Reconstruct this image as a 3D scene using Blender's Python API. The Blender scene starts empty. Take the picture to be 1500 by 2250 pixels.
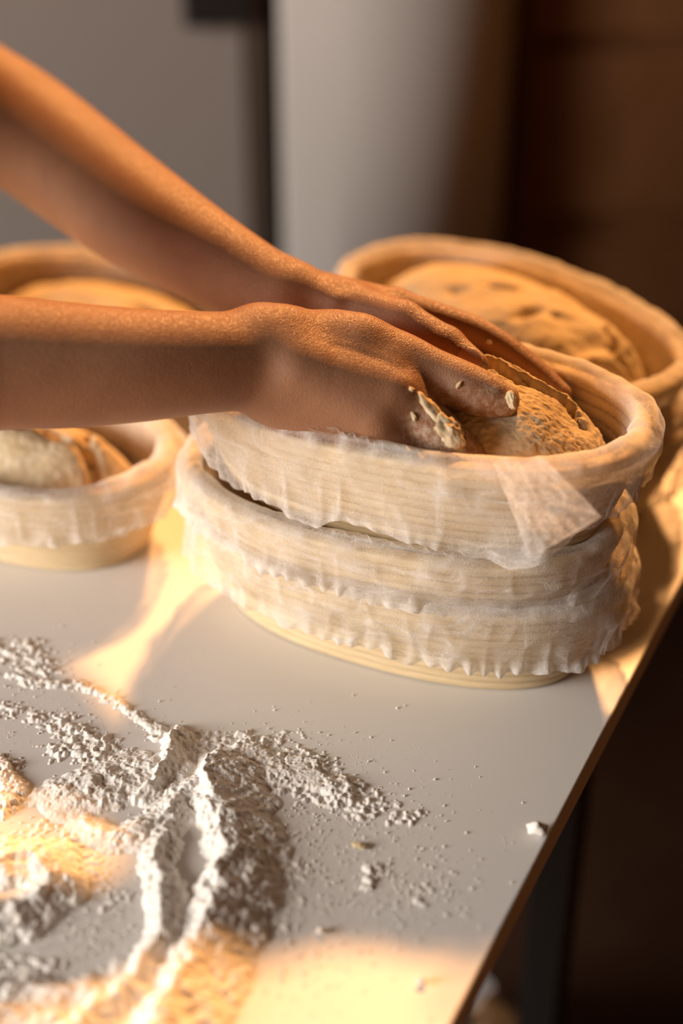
import bpy, math, random
import numpy as np
from mathutils import Vector, Matrix

# ---------------------------------------------------------------- camera, light, exposure
K = 1.15                       # every length below is written in units of 1.15 m; the mesh builder applies K
PITCH = math.radians(31.0); CAM_H = 0.5; FPX = 3125.0
SUN_ELEV = math.radians(41.0); SUN_AZ = math.radians(13.5)     # behind the table, a little to its right
scene = bpy.context.scene
COL = scene.collection

cam_data = bpy.data.cameras.new('camera'); cam = bpy.data.objects.new('camera', cam_data); COL.objects.link(cam)
cam_data.sensor_fit = 'VERTICAL'; cam_data.sensor_height = 36.0; cam_data.sensor_width = 24.0; cam_data.lens = 50.0
cam.location = (0, 0, CAM_H * K); cam.rotation_euler = (math.pi / 2 - PITCH, 0, 0)
cam_data.clip_start = 0.05; cam_data.clip_end = 50
cam_data.dof.use_dof = True; cam_data.dof.focus_distance = 0.752 * K; cam_data.dof.aperture_fstop = 1.9
scene.camera = cam

world = bpy.data.worlds.new('world'); scene.world = world; world.use_nodes = True
bgn = world.node_tree.nodes['Background']
bgn.inputs[0].default_value = (0.38, 0.14, 0.040, 1); bgn.inputs[1].default_value = 0.11

sd = bpy.data.lights.new('sun', 'SUN'); sun = bpy.data.objects.new('sun', sd); COL.objects.link(sun)
sd.energy = 7.2; sd.color = (1.0, 0.465, 0.155); sd.angle = math.radians(4.5)
sdir = Vector((-math.sin(SUN_AZ) * math.cos(SUN_ELEV), -math.cos(SUN_AZ) * math.cos(SUN_ELEV), -math.sin(SUN_ELEV)))
sun.rotation_euler = sdir.to_track_quat('-Z', 'Y').to_euler(); sun.location = (0.5, 3, 3)

wd = bpy.data.lights.new('window_daylight', 'AREA'); win = bpy.data.objects.new('window_daylight', wd); COL.objects.link(win)
wd.shape = 'RECTANGLE'; wd.size = 1.3; wd.size_y = 1.1; wd.energy = 125; wd.color = (1.0, 0.93, 0.86)
win.location = (-2.62, -0.35, 0.86)
win.rotation_euler = (Vector((0.0, 0.75, 0.1)) - win.location).to_track_quat('-Z', 'Y').to_euler()

scene.view_settings.view_transform = 'Standard'; scene.view_settings.look = 'None'
scene.view_settings.gamma = 1.0; scene.view_settings.use_curve_mapping = False
scene.view_settings.exposure = 0.0
scene.cycles.max_bounces = 6; scene.cycles.diffuse_bounces = 3; scene.cycles.glossy_bounces = 2; scene.cycles.transmission_bounces = 4; scene.cycles.transparent_max_bounces = 14; scene.cycles.adaptive_threshold = 0.025

# ---------------------------------------------------------------- geometry helpers
CF = np.array([0, math.cos(PITCH), -math.sin(PITCH)]); CU = np.array([0, math.sin(PITCH), math.cos(PITCH)]); CR = np.array([1.0, 0, 0])
CO = np.array([0, 0, CAM_H])
def ray(px, py): return CF + (px - 750) / FPX * CR - (py - 1125) / FPX * CU
def at(px, py, z=0.0):                      # point of the photograph on a level plane of height z
    d = ray(px, py); return CO + d * ((z - CO[2]) / d[2])
S_C = np.array([.040, .706, 0]); S_YAW = -.41    # the stack under the hands
S_AX = np.array([math.cos(S_YAW), math.sin(S_YAW), 0]); S_PE = np.array([-math.sin(S_YAW), math.cos(S_YAW), 0])
def pl(px, py, t):                          # point of the photograph on an upright plane along the stack, t behind its middle
    d = ray(px, py); return CO + d * ((t - S_PE @ (CO - S_C)) / (S_PE @ d))

def vhash(ix, iy, iz, seed):
    h = (ix.astype(np.int64) * 374761393 + iy.astype(np.int64) * 668265263 + iz.astype(np.int64) * 2147483647 + seed * 1274126177) & 0xFFFFFFFF
    h = ((h ^ (h >> 13)) * 1274126177) & 0xFFFFFFFF
    h = h ^ (h >> 16)
    return (h & 0xFFFF) / 32767.5 - 1.0
def noise(x, y, z=0.0, seed=0):             # smooth value noise, -1..1
    x, y, z = np.broadcast_arrays(np.asarray(x, float), np.asarray(y, float), np.asarray(z, float))
    ix, iy, iz = np.floor(x), np.floor(y), np.floor(z)
    fx, fy, fz = x - ix, y - iy, z - iz
    s = lambda t: t * t * t * (t * (6 * t - 15) + 10)
    fx, fy, fz = s(fx), s(fy), s(fz)
    r = 0
    for a in (0, 1):
        for b in (0, 1):
            for c in (0, 1):
                r = r + vhash(ix + a, iy + b, iz + c, seed) * (fx if a else 1 - fx) * (fy if b else 1 - fy) * (fz if c else 1 - fz)
    return r
def fbm(x, y, z=0.0, seed=0, o=4):
    r = 0; a = 1.0; t = 0
    for i in range(o):
        r = r + a * noise(x * 2 ** i, y * 2 ** i, z * 2 ** i, seed + 17 * i); t += a; a *= .5
    return r / t

def raw_mesh(name, V, Q, tris=None):
    V = np.asarray(V, float) * K
    me = bpy.data.meshes.new(name)
    Q = np.asarray(Q, np.int32).reshape(-1, 4) if Q is not None and len(Q) else np.zeros((0, 4), np.int32)
    T = np.asarray(tris, np.int32).reshape(-1, 3) if tris is not None and len(tris) else np.zeros((0, 3), np.int32)
    me.vertices.add(len(V)); me.vertices.foreach_set('co', V.astype(np.float32).ravel())
    nl = Q.size + T.size
    me.loops.add(nl); me.loops.foreach_set('vertex_index', np.concatenate([Q.ravel(), T.ravel()]))
    me.polygons.add(len(Q) + len(T))
    starts = np.concatenate([np.arange(len(Q)) * 4, Q.size + np.arange(len(T)) * 3]).astype(np.int32)
    me.polygons.foreach_set('loop_start', starts)
    me.polygons.foreach_set('use_smooth', np.ones(len(Q) + len(T), bool))
    me.update(calc_edges=True); me.validate()
    return me
def link(name, me, mat, parent=None, loc=None, rotz=0.0):
    o = bpy.data.objects.new(name, me); COL.objects.link(o)
    if mat is not None and me is not None and not me.materials: me.materials.append(mat)
    if loc is not None: o.location = Vector(loc) * K
    o.rotation_euler = (0, 0, rotz)
    if parent is not None: o.parent = parent
    return o
def mk(name, V, Q, mat, parent=None, loc=None, rotz=0.0, tris=None, flat=False):
    me = raw_mesh(name, V, Q, tris)
    if flat: me.polygons.foreach_set('use_smooth', np.zeros(len(me.polygons), bool))
    return link(name, me, mat, parent, loc, rotz)
def empty(name, loc=(0, 0, 0), rotz=0.0):
    o = bpy.data.objects.new(name, None); COL.objects.link(o); o.location = Vector(loc) * K; o.rotation_euler = (0, 0, rotz)
    o.empty_display_size = .03
    return o
def tag(o, label, cat, group=None, kind=None):
    o['label'] = label; o['category'] = cat
    if group: o['group'] = group
    if kind: o['kind'] = kind
    return o
def struct(o, label=None):
    o['kind'] = 'structure'
    if label: o['label'] = label
    return o
def grid_faces(n, m, closed=False):         # n rows, m columns
    i = np.arange(n - 1)[:, None]; j = np.arange(m if closed else m - 1)[None]
    j2 = (j + 1) % m
    return np.stack([i * m + j, i * m + j2, (i + 1) * m + j2, (i + 1) * m + j], -1).reshape(-1, 4)
def box_v(c, s, bev=0.0, rz=0.0):
    """bevelled box: verts and faces"""
    import bmesh
    bm = bmesh.new(); bmesh.ops.create_cube(bm, size=1.0)
    for v in bm.verts: v.co = Vector((v.co.x * s[0], v.co.y * s[1], v.co.z * s[2]))
    if bev > 0: bmesh.ops.bevel(bm, geom=list(bm.edges), offset=bev, segments=3, profile=.5, affect='EDGES')
    R = Matrix.Rotation(rz, 3, 'Z')
    bm.verts.ensure_lookup_table()
    V = np.array([(R @ v.co + Vector(c))[:] for v in bm.verts])
    bm.faces.ensure_lookup_table()
    F = [[v.index for v in f.verts] for f in bm.faces]; bm.free()
    return V, F
def box(name, c, s, mat, parent=None, bev=0.0, rz=0.0, loc=None, rotz=0.0):
    V, F = box_v(c, s, bev, rz)
    me = bpy.data.meshes.new(name); me.from_pydata((V * K).tolist(), [], F)
    me.polygons.foreach_set('use_smooth', np.zeros(len(F), bool)); me.update()
    return link(name, me, mat, parent, loc, rotz)

# ---------------------------------------------------------------- materials
def nm(name):
    m = bpy.data.materials.new(name); m.use_nodes = True
    nt = m.node_tree; nt.nodes.clear(); out = nt.nodes.new('ShaderNodeOutputMaterial')
    return m, nt, out
def N(nt, t, **kw):
    n = nt.nodes.new(t)
    for k, v in kw.items():
        if k in n.inputs: n.inputs[k].default_value = v
        else: setattr(n, k, v)
    return n
def L(nt, a, b): nt.links.new(a, b)
def ramp(nt, fac, stops):
    r = nt.nodes.new('ShaderNodeValToRGB'); e = r.color_ramp.elements
    while len(e) < len(stops): e.new(.5)
    for el, (p, c) in zip(e, stops):
        el.position = p; el.color = (*c, 1) if len(c) == 3 else c
    L(nt, fac, r.inputs[0]); return r
def coords(nt, scale=(1, 1, 1), rot=(0, 0, 0), loc=(0, 0, 0)):
    tc = N(nt, 'ShaderNodeTexCoord'); mp = N(nt, 'ShaderNodeMapping')
    mp.inputs['Scale'].default_value = scale; mp.inputs['Rotation'].default_value = rot; mp.inputs['Location'].default_value = loc
    L(nt, tc.outputs['Object'], mp.inputs[0]); return mp.outputs[0]
def tex(nt, vec, scale, detail=4, rough=.55, dist=0.0):
    n = N(nt, 'ShaderNodeTexNoise'); n.inputs['Scale'].default_value = scale; n.inputs['Detail'].default_value = detail
    n.inputs['Roughness'].default_value = rough; n.inputs['Distortion'].default_value = dist
    if vec is not None: L(nt, vec, n.inputs['Vector'])
    return n.outputs['Fac']
def math_n(nt, op, a, b=None, clamp=False):
    n = N(nt, 'ShaderNodeMath', operation=op); n.use_clamp = clamp
    for i, v in enumerate((a, b)):
        if v is None: continue
        if isinstance(v, (int, float)): n.inputs[i].default_value = v
        else: L(nt, v, n.inputs[i])
    return n.outputs[0]
def mixc(nt, fac, a, b):
    n = N(nt, 'ShaderNodeMix', data_type='RGBA')
    if isinstance(fac, (int, float)): n.inputs[0].default_value = fac
    else: L(nt, fac, n.inputs[0])
    for i, v in ((6, a), (7, b)):
        if isinstance(v, tuple): n.inputs[i].default_value = (*v, 1)
        else: L(nt, v, n.inputs[i])
    return n.outputs[2]
def bump(nt, h, strength, dist):
    b = N(nt, 'ShaderNodeBump'); b.inputs['Strength'].default_value = strength; b.inputs['Distance'].default_value = dist
    L(nt, h, b.inputs['Height']); return b.outputs[0]
def pbr(nt, out, color, rough=.6, normal=None, spec=.4, **kw):
    p = N(nt, 'ShaderNodeBsdfPrincipled')
    if isinstance(color, tuple): p.inputs['Base Color'].default_value = (*color, 1)
    else: L(nt, color, p.inputs['Base Color'])
    if isinstance(rough, (int, float)): p.inputs['Roughness'].default_value = rough
    else: L(nt, rough, p.inputs['Roughness'])
    p.inputs['Specular IOR Level'].default_value = spec
    if normal is not None: L(nt, normal, p.inputs['Normal'])
    for k, v in kw.items(): p.inputs[k].default_value = v
    L(nt, p.outputs[0], out.inputs[0]); return p

def mat_plain(name, col, rough=.5, nscale=30, amt=.08, spec=.4, bstr=.0):
    m, nt, out = nm(name); v = coords(nt); t = tex(nt, v, nscale, 5)
    c2 = tuple(max(0, x * (1 - amt * 2)) for x in col)
    c = mixc(nt, t, col, c2)
    pbr(nt, out, c, rough, bump(nt, t, bstr, .002) if bstr else None, spec); return m
M = {}
M['laminate'] = mat_plain('white_laminate', (.80, .77, .73), .42, 6, .02, .35)
M['black_metal'] = mat_plain('black_metal', (.012, .011, .010), .45, 60, .1)
M['cabinet'] = mat_plain('pale_lacquer', (.80, .765, .72), .45, 3, .03, .35)
M['cabinet_grey'] = mat_plain('grey_lacquer', (.36, .315, .285), .5, 3, .03, .3)
M['dark_gap'] = mat_plain('dark_gap_and_plinth', (.11, .08, .06), .7, 30, .1)
M['handle'] = mat_plain('black_handle', (.02, .019, .02), .5, 30, .1)

def mat_floor():
    m, nt, out = nm('dark_floor_tile'); v = coords(nt); t = tex(nt, v, 5, 6)
    c = ramp(nt, t, [(.3, (.040, .018, .010)), (.7, (.065, .030, .016))])
    pbr(nt, out, c.outputs[0], .5, bump(nt, tex(nt, v, 40, 4), .1, .002), .4); return m
M['floor'] = mat_floor()
def mat_wood(name, c1, c2, sc=(2, 2, 14), rough=.5):
    m, nt, out = nm(name); v = coords(nt, sc); t = tex(nt, v, 3, 6, .6, .6)
    c = ramp(nt, t, [(.3, c1), (.7, c2)])
    pbr(nt, out, c.outputs[0], rough, bump(nt, t, .1, .001), .35); return m
M['brown_wood'] = mat_wood('brown_wood', (.17, .068, .023), (.23, .098, .037), (2, 14, 2))

def mat_cane():
    m, nt, out = nm('pale_cane')
    v = coords(nt, (60, 60, 420)); fine = tex(nt, v, 1.0, 5, .6)
    v2 = coords(nt, (14, 14, 30)); big = tex(nt, v2, 1.0, 3, .5)
    c = ramp(nt, fine, [(.25, (.62, .43, .22)), (.5, (.76, .58, .34)), (.8, (.84, .68, .44))])
    c2 = mixc(nt, math_n(nt, 'MULTIPLY', big, .5), c.outputs[0], (.70, .56, .36))
    pbr(nt, out, c2, .55, bump(nt, fine, .35, .0008), .35); return m
M['cane'] = mat_cane()

def mat_liner():
    m, nt, out = nm('nonwoven_liner')
    v = coords(nt)
    wob = N(nt, 'ShaderNodeTexNoise'); wob.inputs['Scale'].default_value = 45; wob.inputs['Detail'].default_value = 3; L(nt, v, wob.inputs[0])
    add = N(nt, 'ShaderNodeVectorMath', operation='MULTIPLY_ADD'); add.inputs[1].default_value = (.022, .022, .022)
    L(nt, wob.outputs['Color'], add.inputs[0]); L(nt, v, add.inputs[2])
    vo = N(nt, 'ShaderNodeTexVoronoi', feature='DISTANCE_TO_EDGE'); vo.inputs['Scale'].default_value = 430; L(nt, add.outputs[0], vo.inputs['Vector'])
    fib = ramp(nt, vo.outputs['Distance'], [(.0, (1, 1, 1)), (.10, (0, 0, 0))]).outputs[0]
    vo2 = N(nt, 'ShaderNodeTexVoronoi', feature='DISTANCE_TO_EDGE'); vo2.inputs['Scale'].default_value = 200; L(nt, add.outputs[0], vo2.inputs['Vector'])
    fib2 = ramp(nt, vo2.outputs['Distance'], [(.0, (1, 1, 1)), (.045, (0, 0, 0))]).outputs[0]
    cloud = ramp(nt, tex(nt, v, 60, 5, .65), [(.3, (0, 0, 0)), (.72, (1, 1, 1))]).outputs[0]
    a = math_n(nt, 'ADD', math_n(nt, 'MULTIPLY', fib, .22), math_n(nt, 'MULTIPLY', fib2, .26))
    a = math_n(nt, 'ADD', a, math_n(nt, 'MULTIPLY', cloud, .30))
    # a thin sheet seen edge-on puts more fibre in the way of the light
    lw = N(nt, 'ShaderNodeLayerWeight'); lw.inputs[0].default_value = .35
    a = math_n(nt, 'ADD', a, math_n(nt, 'MULTIPLY', lw.outputs['Facing'], .30))
    at_ = N(nt, 'ShaderNodeAttribute', attribute_name='gather')       # cloth bunched up by the elastic
    a = math_n(nt, 'ADD', a, math_n(nt, 'MULTIPLY', at_.outputs['Fac'], .55))
    a = math_n(nt, 'ADD', a, .06, True)
    dif = N(nt, 'ShaderNodeBsdfDiffuse'); dif.inputs[0].default_value = (.92, .90, .87, 1)
    tr = N(nt, 'ShaderNodeBsdfTranslucent'); tr.inputs[0].default_value = (.92, .88, .82, 1)
    nb = bump(nt, math_n(nt, 'ADD', fib, fib2), .25, .0006)
    L(nt, nb, dif.inputs['Normal']); L(nt, nb, tr.inputs['Normal'])
    mx = N(nt, 'ShaderNodeMixShader'); mx.inputs[0].default_value = .42; L(nt, dif.outputs[0], mx.inputs[1]); L(nt, tr.outputs[0], mx.inputs[2])
    tp = N(nt, 'ShaderNodeBsdfTransparent')
    m2 = N(nt, 'ShaderNodeMixShader'); L(nt, a, m2.inputs[0]); L(nt, tp.outputs[0], m2.inputs[1]); L(nt, mx.outputs[0], m2.inputs[2])
    L(nt, m2.outputs[0], out.inputs[0]); return m
M['liner'] = mat_liner()

def mat_dough(name, c_lo, c_hi, flour):
    m, nt, out = nm(name); v = coords(nt)
    t = tex(nt, v, 26, 6, .6); f = tex(nt, v, 260, 4, .6); mid = tex(nt, v, 90, 5, .65)
    c = ramp(nt, t, [(.3, c_lo), (.7, c_hi)]).outputs[0]
    msk = ramp(nt, mid, [(.46, (0, 0, 0)), (.66, (1, 1, 1))]).outputs[0]
    c = mixc(nt, math_n(nt, 'MULTIPLY', msk, flour), c, (.80, .70, .53))
    h = math_n(nt, 'ADD', math_n(nt, 'MULTIPLY', mid, .8), math_n(nt, 'MULTIPLY', f, .5))
    pbr(nt, out, c, .75, bump(nt, h, .55, .002), .25); return m
M['dough'] = mat_dough('floured_dough', (.50, .36, .20), (.66, .51, .31), .45)
M['dough_smooth'] = mat_dough('smooth_dough', (.62, .46, .25), (.70, .55, .33), .25)

def mat_flour():
    m, nt, out = nm('wheat_flour'); v = coords(nt)
    t = tex(nt, v, 120, 5, .6); f = tex(nt, v, 900, 3, .6)
    c = ramp(nt, t, [(.25, (.86, .79, .69)), (.6, (.95, .92, .87))]).outputs[0]
    c = mixc(nt, ramp(nt, f, [(.60, (0, 0, 0)), (.72, (1, 1, 1))]).outputs[0], c, (.62, .48, .33))
    h = math_n(nt, 'ADD', t, math_n(nt, 'MULTIPLY', f, .6))
    pbr(nt, out, c, .9, bump(nt, h, .5, .0010), .1); return m
M['flour'] = mat_flour()

def mat_skin():
    m, nt, out = nm('skin'); v = coords(nt)
    t = tex(nt, v, 22, 5, .6); t2 = tex(nt, v, 160, 3, .6)
    c = ramp(nt, t, [(.25, (.27, .122, .060)), (.55, (.35, .168, .084)), (.8, (.39, .198, .108))]).outputs[0]
    c = mixc(nt, math_n(nt, 'MULTIPLY', t2, .35), c, (.30, .135, .075))
    # fine skin lines, and flour left on the working fingers
    vo = N(nt, 'ShaderNodeTexVoronoi', feature='DISTANCE_TO_EDGE'); vo.inputs['Scale'].default_value = 900
    mp = coords(nt, (1, .55, 1), (0, 0, .5)); L(nt, mp, vo.inputs['Vector'])
    tc = N(nt, 'ShaderNodeTexCoord')
    fl = None
    for (px, py, tt, rad, amt) in FLOURED:
        P = pl(px, py, tt) * K
        d = N(nt, 'ShaderNodeVectorMath', operation='DISTANCE'); L(nt, tc.outputs['Object'], d.inputs[0]); d.inputs[1].default_value = tuple(P)
        mr = N(nt, 'ShaderNodeMapRange'); mr.inputs[1].default_value = rad * K; mr.inputs[2].default_value = rad * K * .35
        mr.inputs[3].default_value = 0; mr.inputs[4].default_value = amt; L(nt, d.outputs['Value'], mr.inputs[0])
        fl = mr.outputs[0] if fl is None else math_n(nt, 'MAXIMUM', fl, mr.outputs[0])
    blot = ramp(nt, tex(nt, v, 210, 5, .7), [(.42, (0, 0, 0)), (.62, (1, 1, 1))]).outputs[0]
    fmask = math_n(nt, 'MULTIPLY', fl, blot, True)
    c = mixc(nt, fmask, c, (.74, .62, .47))
    h = math_n(nt, 'ADD', math_n(nt, 'MULTIPLY', vo.outputs['Distance'], 1.1), math_n(nt, 'MULTIPLY', t2, .5))
    h = math_n(nt, 'ADD', h, math_n(nt, 'MULTIPLY', fmask, 1.2))
    pbr(nt, out, c, .50, bump(nt, h, .5, .0009), .38, **{'Subsurface Weight': .10, 'Subsurface Scale': .006})
    return m
FLOURED = [(1090, 875, -.012, .030, .9), (1010, 860, -.022, .022, .45), (980, 940, -.05, .03, .5), (1050, 985, -.047, .02, .2), (1030, 790, .004, .016, .35), (1225, 865, .045, .025, .25)]
M['skin'] = mat_skin()
M['nail'] = mat_plain('nail', (.55, .31, .21), .3, 40, .05, .5)

# ---------------------------------------------------------------- the room
E_DIR = np.array([.443, .896, 0]); N_DIR = np.array([-.896, .443, 0]); T_EDGE = np.array([.2163, .7509, 0])
T_ANG = math.atan2(E_DIR[1], E_DIR[0])
FLOOR_Z = -.66
def tp(e, n, z=0.0): return T_EDGE + E_DIR * e + N_DIR * n + np.array([0, 0, z])

V = np.array([(-3, -2.2, FLOOR_Z), (3, -2.2, FLOOR_Z), (3, 3.2, FLOOR_Z), (-3, 3.2, FLOOR_Z)])
struct(mk('floor', V, [[0, 1, 2, 3]], M['floor']), 'dark brown floor below the white table')

# pale cabinet, front corner shaped round so its light falls off softly, and its grey neighbour with a black handle
def rounded_cabinet():
    root = empty('refrigerator', (.10, 2.2, FLOOR_Z))
    tag(root, 'tall pale refrigerator with a softly rounded corner behind the baskets', 'refrigerator')
    # plan outline, counter-clockwise from the front left corner
    x0, x1, y0, y1, r = -.082, .255, 1.93, 2.45, .27
    pts = [(x0 + .004, y0)]
    for k in range(33):
        a = -math.pi / 2 + k / 32 * math.pi / 2
        pts.append((x1 - r + r * math.cos(a), y0 + r + r * math.sin(a)))
    pts += [(x1, y1), (x0, y1), (x0, y0 + .004)]
    P = np.array(pts) - np.array([.10, 2.2])
    def prism(name, z0, z1, par, inset=0.0):
        n = len(P); Q = P * (1 - inset)
        V = np.concatenate([np.c_[Q, np.full(n, z0)], np.c_[Q, np.full(n, z1)]])
        F = [[i, (i + 1) % n, n + (i + 1) % n, n + i] for i in range(n)]
        me = bpy.data.meshes.new(name); me.from_pydata((V * K).tolist(), [], F + [list(range(n))[::-1], list(range(n, 2 * n))]); 
        me.polygons.foreach_set('use_smooth', [1 < i < 34 for i in range(n)] + [False] * 2); me.update()
        return link(name, me, M['cabinet'], par)
    prism('plinth', 0, .07, root, .03); prism('door', .075, 1.02, root)
rounded_cabinet()
root = empty('kitchen_cabinet', (-.127, 1.95, FLOOR_Z), math.radians(14))
tag(root, 'grey kitchen cabinet with a black handle beside the refrigerator', 'cabinet')
box('body', (-.36, .27, .50), (.72, .5, 1.0), M['cabinet_grey'], root, .004)
dr = box('door', (-.36, .01, .53), (.715, .02, .93), M['cabinet_grey'], root, .004)
box('handle', (-.043, -.022, .775), (.085, .016, .055), M['handle'], dr, .004)
box('plinth', (-.36, .30, .03), (.70, .44, .06), M['dark_gap'], root)
box('gap_shade_strip', (.012, .02, .50), (.022, .05, 1.0), M['dark_gap'], root)  # dark strip coloured to stand in for shade in the gap between units
box('wall_back', (0, 2.52, FLOOR_Z + .65), (4.3, .06, 1.3), M['brown_wood']); struct(bpy.data.objects['wall_back'], 'dark wall behind the cabinets')
root = empty('sideboard', (.655, 2.275, FLOOR_Z), 0.0)
tag(root, 'brown wooden sideboard in the dim corner behind the baskets', 'sideboard')
box('body', (.1, .05, .70), (.98, .20, 1.34), M['brown_wood'], root, .006)  # unseen upper part made tall to block the sun from the floor
for i, zz in enumerate((.22, .52, .80, 1.10)):
    d = box('drawer', (.1, -.06, zz), (.94, .024, .26), M['brown_wood'], root, .008)
    box('knob', (.12, -.082, zz), (.03, .02, .03), M['handle'], d, .006)

# table
tab = empty('table', tp(-.2, .36, FLOOR_Z), T_ANG)
tag(tab, 'white laminate work table with a flour-dusted top and black legs', 'table')
TH = .0185
V, F = box_v((0.0, 0, 0), (1.085, .74, TH), .0012)
c = tp(-.2575, .37, -TH / 2) - tp(-.2, .36, FLOOR_Z)
lc = np.array([c @ E_DIR, c @ N_DIR, c[2]])
me = bpy.data.meshes.new('table_top'); me.from_pydata(((V + lc) * K).tolist(), [], F); me.update()
link('table_top', me, M['laminate'], tab)
for e, n in ((.055, .075), (.055, .66), (-.62, .075), (-.62, .66)):
    q = tp(e, n) - tp(-.2, .36); q = (q @ E_DIR, q @ N_DIR)
    lg = box('leg', (q[0], q[1], (-TH - FLOOR_Z) / 2), (.034, .034, -TH - FLOOR_Z), M['black_metal'], tab, .003)
for n in (.075, .66):
    q = tp(-.28, n) - tp(-.2, .36); q = (q @ E_DIR, q @ N_DIR)
    box('rail', (q[0], q[1], -FLOOR_Z - TH - .02), (.64, .02, .04), M['black_metal'], tab, .002)

# wall on the left with the window the daylight comes through
wx_, wy0, wy1, wz0, wz1 = -2.20, -.95, .35, .10, 1.25
Vw = []; Fw = []
for (y0, y1, z0, z1) in ((-2.2, wy0, FLOOR_Z, 1.6), (wy1, 2.55, FLOOR_Z, 1.6), (wy0, wy1, FLOOR_Z, wz0), (wy0, wy1, wz1, 1.6)):
    v, f = box_v((wx_, (y0 + y1) / 2, (z0 + z1) / 2), (.08, y1 - y0, z1 - z0)); Fw += [[q + len(Vw) for q in g] for g in f]; Vw += v.tolist()
me = bpy.data.meshes.new('wall_left'); me.from_pydata((np.array(Vw) * K).tolist(), [], Fw); me.update()
struct(link('wall_left', me, M['brown_wood']), 'dim wall with the daylight window')
wf = struct(box('window_1', (wx_, (wy0 + wy1) / 2, wz0 + .012), (.12, wy1 - wy0, .024), M['cabinet'], None, .003), 'window frame in the left wall')
for (c_, s_) in (((wx_, (wy0 + wy1) / 2, wz1 - .012), (.10, wy1 - wy0, .024)), ((wx_, wy0 + .012, (wz0 + wz1) / 2), (.10, .024, wz1 - wz0 - .05)), ((wx_, wy1 - .012, (wz0 + wz1) / 2), (.10, .024, wz1 - wz0 - .05))):
    box('window_frame', c_, s_, M['cabinet'], wf, .003)

# ---------------------------------------------------------------- baskets
BA, BB, BN, BH, BINS = .132, .077, 2.3, .068, .022
def oval(n):
    t = np.linspace(0, 2 * np.pi, 4001)
    x = BA * np.sign(np.cos(t)) * np.abs(np.cos(t)) ** (2 / BN); y = BB * np.sign(np.sin(t)) * np.abs(np.sin(t)) ** (2 / BN)
    l = np.r_[0, np.cumsum(np.hypot(np.diff(x), np.diff(y)))]; per = l[-1]
    q = np.linspace(0, per, n, endpoint=False)
    P = np.stack([np.interp(q, l, x), np.interp(q, l, y)], 1)
    for _ in range(2): P = .5 * P + .25 * (np.roll(P, 1, 0) + np.roll(P, -1, 0))
    T = np.roll(P, -1, 0) - np.roll(P, 1, 0); T /= np.linalg.norm(T, axis=1)[:, None]
    return P, np.stack([T[:, 1], -T[:, 0]], 1), per        # outward normal
def inset(z): return BINS * np.clip(1 - z / BH, 0, 1) ** 1.25
def ring_tube(d, z, rx, rz, n=104, m=14, seed=0, wob=.0004):
    P, Nn, per = oval(n)
    a = np.linspace(0, 2 * np.pi, m, endpoint=False)
    ca = np.sign(np.cos(a)) * np.abs(np.cos(a)) ** .55; sa = np.sign(np.sin(a)) * np.abs(np.sin(a)) ** .55
    s = np.arange(n) / n
    w = wob * noise(s * 14, seed * 3.1, .5, seed); wz = wob * noise(s * 10, seed * 2.3, 7.5, seed)
    ph = s * 2 * np.pi
    C = P - Nn * (d + w)[:, None] if np.ndim(d + w) else P
    V = np.zeros((n, m, 3))
    V[:, :, 0] = C[:, 0, None] + Nn[:, 0, None] * rx * ca[None]
    V[:, :, 1] = C[:, 1, None] + Nn[:, 1, None] * rx * ca[None]
    V[:, :, 2] = z + wz[:, None] + rz * sa[None]
    i = np.arange(n)[:, None]; j = np.arange(m)[None]
    Q = np.stack([i * m + j, ((i + 1) % n) * m + j, ((i + 1) % n) * m + (j + 1) % m, i * m + (j + 1) % m], -1).reshape(-1, 4)
    return V.reshape(-1, 3), Q
NCOIL = 10
def basket_meshes():
    out = []
    dz = (BH - .004) / NCOIL
    for k in range(NCOIL):
        z = .0038 + k * dz
        rx = .0042 if k < NCOIL - 1 else .0052
        V, Q = ring_tube(inset(z) + .0048, z, rx, dz * .505, seed=k)
        out.append(raw_mesh('cane_coil', V, Q))
    # floor of the basket: concentric coils closing the oval
    V0 = []; Q0 = []; off = 0
    for k in range(9):
        V, Q = ring_tube(BINS + .009 + k * .0065, .0036, .0038, .0034, n=72, m=6, seed=30 + k, wob=0)
        V0.append(V); Q0.append(Q + off); off += len(V)
    base = raw_mesh('base', np.concatenate(V0), np.concatenate(Q0))
    return out, base
COILS, BASE = basket_meshes()
def basket(loc, yaw, label, sc=1.0):
    root = empty('proofing_basket', loc, yaw); root.scale = (sc, sc, 1)
    tag(root, label, 'basket', 'oval cane proofing baskets')
    for me in COILS: link('cane_coil', me, M['cane'], root)
    link('base', BASE, M['cane'], root)
    return root

def smooth_curve(keys, s, per=1.0):
    """periodic cosine interpolation through (position, value) keys"""
    ks = sorted(keys); xs = np.array([k[0] for k in ks]); vs = np.array([k[1] for k in ks], float)
    xs = np.r_[xs[-1] - per, xs, xs[0] + per]; vs = np.r_[vs[-1], vs, vs[0]]
    i = np.clip(np.searchsorted(xs, s, side='right') - 1, 0, len(xs) - 2)
    f = (s - xs[i]) / (xs[i + 1] - xs[i]); f = f * f * (3 - 2 * f)
    return vs[i] * (1 - f) + vs[i + 1] * f
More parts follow.
